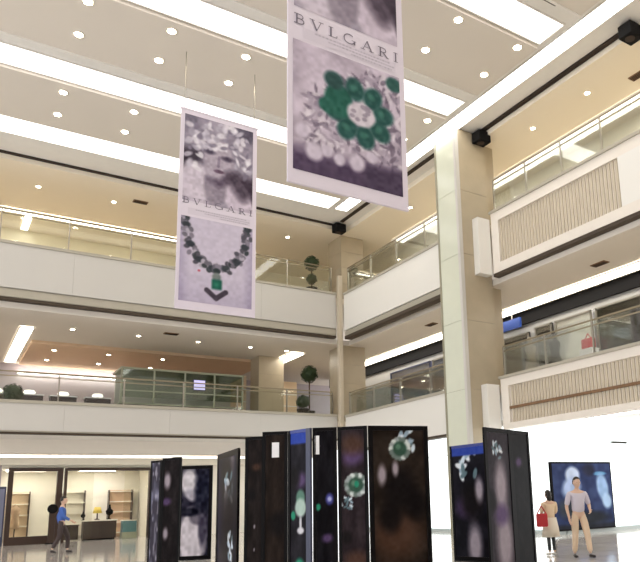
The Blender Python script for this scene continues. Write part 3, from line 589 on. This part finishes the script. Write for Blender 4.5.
def leaf_ball(mb, x, y, z, r, n, seed):
    rg = random.Random(seed); mb.ball(x, y, z, r * .86, sub=2)
    for k in range(n):
        d = Vector((rg.gauss(0, 1), rg.gauss(0, 1), rg.gauss(0, 1))).normalized(); c = Vector((x, y, z)) + d * r * rg.uniform(.84, 1.02)
        a = d.orthogonal().normalized(); a.rotate(Matrix.Rotation(rg.uniform(0, 6.28), 3, d)); b = d.cross(a); s = r * .2
        mb.bm.faces.new([mb.bm.verts.new(q) for q in (c - a * s, c + b * s * .5 + d * s * .3, c + a * s, c - b * s * .5)])
def topiary(label, x, y, z, balls, pot_h):
    t = thing('potted_topiary', label, 'potted plant', (x, y, z)); MB().lathe([(.2, 0), (.28, pot_h), (.31, pot_h), (.31, pot_h + .06), (.25, pot_h + .06)], seg=18).build('pot', 'pot', t, True)
    MB().cyl(0, 0, pot_h, balls[-1][0], .035).build('trunk', 'trunk', t)
    for i, (zz, r) in enumerate(balls):
        mb = MB(); leaf_ball(mb, 0, 0, zz, r, 220, i + int(x)); mb.build('foliage', 'leaf', t)
topiary('potted ball topiary at the upper left gallery beside the corner column', 15.62, 31.7, 11.9, [(1.15, .3), (2.02, .41)], .6)
topiary('potted ball topiary in the middle left gallery beside the corner column', 15.75, 32.3, 5.4, [(2.62, .46)], .6)
def shrub(label, x, y, z, r, seed):
    t = thing('potted_shrub', label, 'potted plant', (x, y, z)); MB().lathe([(.22, 0), (.3, .6), (.33, .62), (.33, .7), (.26, .7)], seg=16).build('pot', 'pot', t, True); mb = MB(); leaf_ball(mb, 0, 0, .7 + r, r, 200, seed); mb.build('foliage', 'leaf', t)
shrub('low potted shrub under the middle gallery topiary, left one', 15.2, 31.9, 5.4, .36, 4); shrub('small potted shrub at the far left of the middle gallery', 2.55, 34.2, 5.4, .42, 7)
t = thing('display_cabinet', 'pale lit display cabinet left of the gallery stone column', 'display cabinet', (13.62, 37.2, 5.4)); B('body', -.5, .5, -.2, .3, 0, 3.2, 'top_cream', t)
for k in range(4): B('shelf', -.46, .46, -.26, -.2, .7 * k + .3, .7 * k + .34, 'plate_white', t)
t = thing('display_cabinet', 'cream lit display cabinet between the two gallery stone columns', 'display cabinet', (16.6, 38, 5.4)); B('body', -1.0, 1.0, -.2, .3, 0, 3.2, 'top_cream', t)
for k in range(4): B('shelf', -.96, .96, -.26, -.2, .7 * k + .3, .7 * k + .34, 'plate_white', t)

# ------------------------------------------------------------------ second level right: shopfronts
t = thing('wall_right_middle', 'shop wall of the middle right gallery', None, (21.0, 0, 5.4)); t['kind'] = 'structure'
B('backing', .1, .4, -6, 40, 0, 4.0, 'grey_shop', t); B('sign_band', -.05, .1, -6, 40, 3.42, 3.98, 'black', t)
def shop_win(label, y0, y1, z0, z1, cols, fr='steel'):
    t = thing('shop_window', label, 'shop window', (20.95, (y0 + y1) / 2, 5.4)); h = (y1 - y0) / 2
    B('backdrop', .02, .1, -h, h, z0, z1, cols, t); B('jamb', -.04, .02, -h, -h + .08, z0, z1, fr, t); B('jamb', -.04, .02, h - .08, h, z0, z1, fr, t); B('head', -.04, .02, -h, h, z1 - .08, z1, fr, t)
    B('glass_pane', -.02, -.01, -h + .08, h - .08, z0, z1 - .08, 'glass_shop', t)
shop_win('dark shop window nearest the right edge of the middle gallery', 14.2, 17.4, .3, 3.1, 'dark_shop'); shop_win('pale shop window with white backdrop in the middle right gallery', 17.6, 19.6, .3, 3.1, 'plate_white')
shop_win('narrow dark shop window in the middle right gallery', 19.8, 20.8, .3, 3.1, 'dark_shop'); shop_win('square dark shop window beside the pilaster', 21.2, 22.9, .3, 3.0, 'dark_shop')
shop_win('blue-grey shop window beyond the tall column', 26.2, 28.4, .3, 3.1, 'bluegrey'); shop_win('grey shop window just beyond the tall column', 23.4, 26, .3, 3.1, 'grey_shop'); shop_win('blue-violet shop window at the far end of the right gallery', 28.6, 32.5, .3, 3.1, 'bluegrey', 'frame_edge')
shop_win('dark shop window beyond the right edge of the frame', 10.5, 14, .3, 3.1, 'dark_shop')
t = thing('blue_sign', 'small bright blue shop sign with red end above the gallery rail', 'sign', (20.6, 22.4, 8.6)); B('panel', -.05, .05, -1.1, .8, 0, .45, 'blue_sign', t); B('end_block', -.06, .06, .8, 1.05, -.1, .3, 'red', t); B('hanger', -.02, .02, -.6, -.56,   .45, .72, 'steel', t); B('hanger', -.02, .02, .56, .6, .45, .72, 'steel', t)
t = thing('red_bag', 'red handbag on a stand in the pale shop window', 'bag', (20.6, 17.6, 6.85)); MB().box(-.12, .12, -.28, .28, 0, .42, .05).build('body', 'red', t); MB().rod((0, -.15, .42), (0, 0, .62), .02).rod((0, 0, .62), (0, .15, .42), .02).build('handle', 'red', t)
t = thing('display_plinth', 'pale plinth carrying the red handbag', 'plinth', (20.6, 17.6, 5.4)); B('body', -.2, .2, -.32, .32, 0, 1.41, 'plate_white', t); B('cap', -.22, .22, -.34, .34, 1.41, 1.45, 'plate_white', t)
for i, (y, c1) in enumerate(((20.0, 'stone'), (19.0, 'black'))):
    lb = ['golden draped mannequin on the middle right gallery near the column', 'black draped mannequin on the middle right gallery beside the golden one'][i]
    t = thing('mannequin', lb, 'mannequin', (18.6 + i * .3, y - 1.2, 5.4)); MB().lathe([(.22, 0), (.22, .04), (.03, .06), (.03, .6)], seg=14).build('stand', 'steel', t, True)
    MB().lathe([(.3, .4), (.24, .8), (.19, 1.05), (.15, 1.2), (.22, 1.5), (.2, 1.6), (.06, 1.68), (.05, 1.76)], seg=18).build('torso', c1, t, True); MB().ball(0, 0, 1.85, .11, 1, 1, 1.25).build('head', c1, t, True)

# ------------------------------------------------------------------ people
def skinned(name, joints, edges, ma, parent, sub=2, root=0):
    me = bpy.data.meshes.new(name); keys = list(joints); idx = {k: i for i, k in enumerate(keys)}
    me.from_pydata([joints[k][0] for k in keys], [(idx[a], idx[b]) for a, b in edges], [])
    o = bpy.data.objects.new(name, me); COL.objects.link(o)
    md = o.modifiers.new('skin', 'SKIN'); md.use_smooth_shade = True; md.branch_smoothing = .4
    for i, k in enumerate(keys):
        r = joints[k][1]; r = r if isinstance(r, tuple) else (r, r); me.skin_vertices[0].data[i].radius = r; me.skin_vertices[0].data[i].use_root = (i == root)
    sb = o.modifiers.new('sub', 'SUBSURF'); sb.levels = sub; sb.render_levels = sub
    dg = bpy.context.evaluated_depsgraph_get(); ev = o.evaluated_get(dg); nm = bpy.data.meshes.new_from_object(ev)
    o.modifiers.clear(); o.data = nm; nm.materials.clear(); nm.materials.append(MATS[ma])
    for p in nm.polygons: p.use_smooth = True
    o.parent = parent; return o
def person(label, loc, rz, H, pose, top, bottom, shoe, skirt=None, legs=None, hair_long=False, sleeve=1.0):
    k = H / 1.75; t = thing('person', label, 'person', loc, rz)
    V = lambda *a: Vector(a) * k
    P = {'pelvis': V(0, 0, .95), 'belly': V(0, .01, 1.08), 'chest': V(0, .015, 1.28), 'upchest': V(0, 0, 1.40), 'neck': V(0, .01, 1.50), 'skull0': V(0, .02, 1.56)}
    for s, n in ((-1, 'l'), (1, 'r')):
        P['hip' + n] = V(s * .095, 0, .91); P['sh' + n] = V(s * .185, -.005, 1.40)
        for j in ('knee', 'ankle', 'toe', 'elbow', 'wrist'): P[j + n] = V(*pose[j + n])
    J = {'pelvis': (P['pelvis'], (.13 * k, .1 * k)), 'belly': (P['belly'], (.125 * k, .095 * k)), 'chest': (P['chest'], (.145 * k, .105 * k)), 'upchest': (P['upchest'], (.11 * k, .085 * k)), 'neck': (P['neck'], .05 * k), 'skull0': (P['skull0'], .048 * k)}
    E = [('pelvis', 'belly'), ('belly', 'chest'), ('chest', 'upchest'), ('upchest', 'neck'), ('neck', 'skull0')]
    for n in 'lr':
        s = -1 if n == 'l' else 1
        J.update({'hip' + n: (P['hip' + n], .085 * k), 'knee' + n: (P['knee' + n], .055 * k), 'ankle' + n: (P['ankle' + n], .036 * k), 'sh' + n: (P['sh' + n], .06 * k), 'elbow' + n: (P['elbow' + n], .042 * k), 'wrist' + n: (P['wrist' + n], .028 * k)})
        E += [('pelvis', 'hip' + n), ('hip' + n, 'knee' + n), ('knee' + n, 'ankle' + n), ('upchest', 'sh' + n), ('sh' + n, 'elbow' + n), ('elbow' + n, 'wrist' + n)]
        d = (P['wrist' + n] - P['elbow' + n]).normalized(); palm = P['wrist' + n] + d * .075 * k; J['palm' + n] = (palm, (.034 * k, .022 * k)); E.append(('wrist' + n, 'palm' + n))
        sd = Vector((0, 1, 0)); sd = (sd - d * sd.dot(d)).normalized(); cu = d.cross(sd) * (1 if n == 'l' else -1)
        for f, (off, ln) in enumerate(((-.026, .06), (-.009, .075), (.009, .08), (.026, .07))):
            a = palm + sd * off * k + d * .035 * k; b = a + d * ln * .55 * k + cu * .012 * k; c = b + d * ln * .4 * k + cu * .025 * k
            J['f%d0%s' % (f, n)] = (a, .0095 * k); J['f%d1%s' % (f, n)] = (b, .0085 * k); J['f%d2%s' % (f, n)] = (c, .0075 * k); E += [('palm' + n, 'f%d0%s' % (f, n)), ('f%d0%s' % (f, n), 'f%d1%s' % (f, n)), ('f%d1%s' % (f, n), 'f%d2%s' % (f, n))]
        a = P['wrist' + n] + d * .03 * k + sd * .03 * k; b = a + sd * .03 * k + d * .04 * k; J['t0' + n] = (a, .012 * k); J['t1' + n] = (b, .009 * k); E += [('wrist' + n, 't0' + n), ('t0' + n, 't1' + n)]
    skinned('body', J, E, 'skin' if not legs else 'skin', t)
    # head with features, one mesh
    bm = bmesh.new(); q = bmesh.ops.create_uvsphere(bm, u_segments=28, v_segments=20, radius=1)
    for v in q['verts']:
        x, y, z = v.co; r = 1.0
        if z < -.1: x *= 1 - .28 * (-z - .1); 
        if z < -.2 and y > 0: y *= 1.0
        face = max(0, y)
        nose = math.exp(-((x / .16) ** 2 + ((z + .12) / .2) ** 2)) * .2 * (y > 0); eye = sum(math.exp(-(((x - e) / .16) ** 2 + ((z - .08) / .1) ** 2)) for e in (-.38, .38)) * -.09 * (y > 0)
        lip = math.exp(-((x / .28) ** 2 + ((z + .5) / .06) ** 2)) * .06 * (y > 0); chin = math.exp(-((x / .3) ** 2 + ((z + .85) / .2) ** 2)) * .14 * (y > 0)
        v.co = (x * .078 * k, (y + nose + eye + lip + chin) * .096 * k, z * .118 * k)
    for s in (-1, 1):
        e = bmesh.ops.create_uvsphere(bm, u_segments=10, v_segments=8, radius=1); bmesh.ops.scale(bm, vec=(.014 * k, .022 * k, .034 * k), verts=e['verts']); bmesh.ops.translate(bm, vec=(s * .078 * k, -.005 * k, -.005 * k), verts=e['verts'])
    me = bpy.data.meshes.new('head'); bm.to_mesh(me); bm.free(); me.materials.append(MATS['skin']); hd = bpy.data.objects.new('head', me); COL.objects.link(hd); hd.parent = t; hd.location = P['skull0'] + Vector((0, .012, .075)) * k
    for p in me.polygons: p.use_smooth = True
    mb = MB()
    for s in (-1, 1): mb.ball(s * .03 * k, .084 * k, .01 * k, .009 * k, sub=1)
    mb.build('eyes', 'hair', hd, True)
    MB().ball(0, .088 * k, -.058 * k, .02 * k, 1, .35, .22).build('lips', 'red' if skirt else 'peach', hd, True)
    bm = bmesh.new(); q = bmesh.ops.create_uvsphere(bm, u_segments=24, v_segments=18, radius=1); rm = []
    for v in q['verts']:
        x, y, z = v.co
        if z < (.28 + .3 * y if y > 0 else -.45 + .7 * (y + 1) * .5): rm.append(v)
        v.co = (x * .094 * k, y * .112 * k - .006 * k, z * .142 * k)
    bmesh.ops.delete(bm, geom=rm, context='VERTS'); me = bpy.data.meshes.new('hair'); bm.to_mesh(me); bm.free(); me.materials.append(MATS['hair']); ho = bpy.data.objects.new('hair', me); COL.objects.link(ho); ho.parent = hd
    sm = ho.modifiers.new('s', 'SOLIDIFY'); sm.thickness = .008
    if hair_long: MB().ball(0, -.075 * k, -.07 * k, .08 * k, 1.0, .55, 1.5).build('hair', 'hair', hd, True)
    # clothes
    sh = {a: (J[a][0], tuple(x * 1.16 + .012 for x in J[a][1])) for a in ('pelvis', 'belly', 'chest', 'upchest')}
    se = [('pelvis', 'belly'), ('belly', 'chest'), ('chest', 'upchest')]
    for n in 'lr':
        el = P['elbow' + n]; sh['sh' + n] = (P['sh' + n], .078 * k); sh['mid' + n] = (P['sh' + n].lerp(el, .6), .064 * k); sh['el' + n] = (P['sh' + n].lerp(el, .98), .058 * k); se += [('upchest', 'sh' + n), ('sh' + n, 'mid' + n), ('mid' + n, 'el' + n)]
        if sleeve > 1: sh['cuff' + n] = (el.lerp(P['wrist' + n], .9), .042 * k); se.append(('el' + n, 'cuff' + n))
    sh['pelvis'] = (V(0, 0, .955), (.155 * k, .12 * k))
    skinned('shirt', sh, se, top, t)
    ma = legs or bottom
    tr = {'pelvis': (P['pelvis'], (.14 * k, .11 * k)), 'waist': (V(0, 0, 1.08), (.125 * k, .095 * k))}; te = [('pelvis', 'waist')]
    for n in 'lr':
        f = .78 if legs else 1.0
        tr['hip' + n] = (P['hip' + n], .085 * k * f); tr['th' + n] = (P['hip' + n].lerp(P['knee' + n], .5), .09 * k * f); tr['knee' + n] = (P['knee' + n], .075 * k * f); tr['an' + n] = (P['knee' + n].lerp(P['ankle' + n], .93), .062 * k * f); te += [('pelvis', 'hip' + n), ('hip' + n, 'th' + n), ('th' + n, 'knee' + n), ('knee' + n, 'an' + n)]
    skinned('trousers' if not legs else 'leggings', tr, te, ma, t)
    if skirt: MB().lathe([(.25 * k, .50 * k), (.22 * k, .75 * k), (.175 * k, 1.02 * k)], seg=26).build('skirt', skirt, t, True)
    for n in 'lr':
        a = P['ankle' + n]; b = P['toe' + n]; d = (b - a); d.z = 0; d.normalize(); z0 = min(a.z, b.z)
        hz = a.z - .075 * k; s_ = {'heel': (a - d * .04 * k + Vector((0, 0, -.035 * k)), (.042 * k, .042 * k)), 'mid': ((a + b) / 2 + Vector((0, 0, -.02 * k)), (.045 * k, .038 * k)), 'toe': (b, (.042 * k, .03 * k))}
        skinned('shoe', s_, [('heel', 'mid'), ('mid', 'toe')], shoe, t, 1)
    return t
walk = {'kneel': (-.10, .20, .50), 'anklel': (-.10, .20, .085), 'toel': (-.10, .36, .035), 'kneer': (.10, -.02, .50), 'ankler': (.10, -.22, .12), 'toer': (.10, -.08, .035), 'elbowl': (-.25, -.14, 1.13), 'wristl': (-.22, -.08, .88), 'elbowr': (.25, .08, 1.13), 'wristr': (.2, .28, 1.0)}
stand = {'kneel': (-.13, .10, .50), 'anklel': (-.15, .14, .085), 'toel': (-.17, .30, .035), 'kneer': (.12, .02, .50), 'ankler': (.14, -.05, .085), 'toer': (.17, .11, .035), 'elbowl': (-.29, -.03, 1.13), 'wristl': (-.2, .18, 1.02), 'elbowr': (.27, -.02, 1.12), 'wristr': (.27, .08, .87)}
still = {'kneel': (-.07, .02, .50), 'anklel': (-.07, 0, .085), 'toel': (-.08, .16, .035), 'kneer': (.07, .01, .50), 'ankler': (.07, -.02, .085), 'toer': (.08, .14, .035), 'elbowl': (-.23, .05, 1.13), 'wristl': (-.12, .22, 1.15), 'elbowr': (.23, .05, 1.13), 'wristr': (.12, .22, 1.12)}
person('person in a blue shirt and dark trousers walking past the lit shop', (3.72, 26.6, 0), R(-105), 1.86, walk, 'shirt_blue', 'trouser_dark', 'shoe_dark', sleeve=2)
person('person in a pale lilac shirt and beige trousers walking by the poster', (11.05, 10.1, 0), R(158), 1.62, stand, 'shirt_lilac', 'trouser_beige', 'shoe_dark', sleeve=1)
g = person('smaller person in a cream top, pale skirt and dark leggings beside the taller one', (11.12, 11.0, 0), R(-15), 1.38, still, 'top_cream', 'skirt', 'shoe_white', skirt='skirt', legs='legging', hair_long=True)
t = thing('shoulder_bag', 'red bag carried by the smaller person', 'bag', (10.80, 10.92, .62), R(-38)); MB().box(-.12, .12, -.05, .05, 0, .28, .03).build('body', 'red', t); MB().rod((-.1, 0, .27), (0, 0, .44), .012).rod((0, 0, .44), (.1, 0, .27), .012).build('handle', 'red', t)
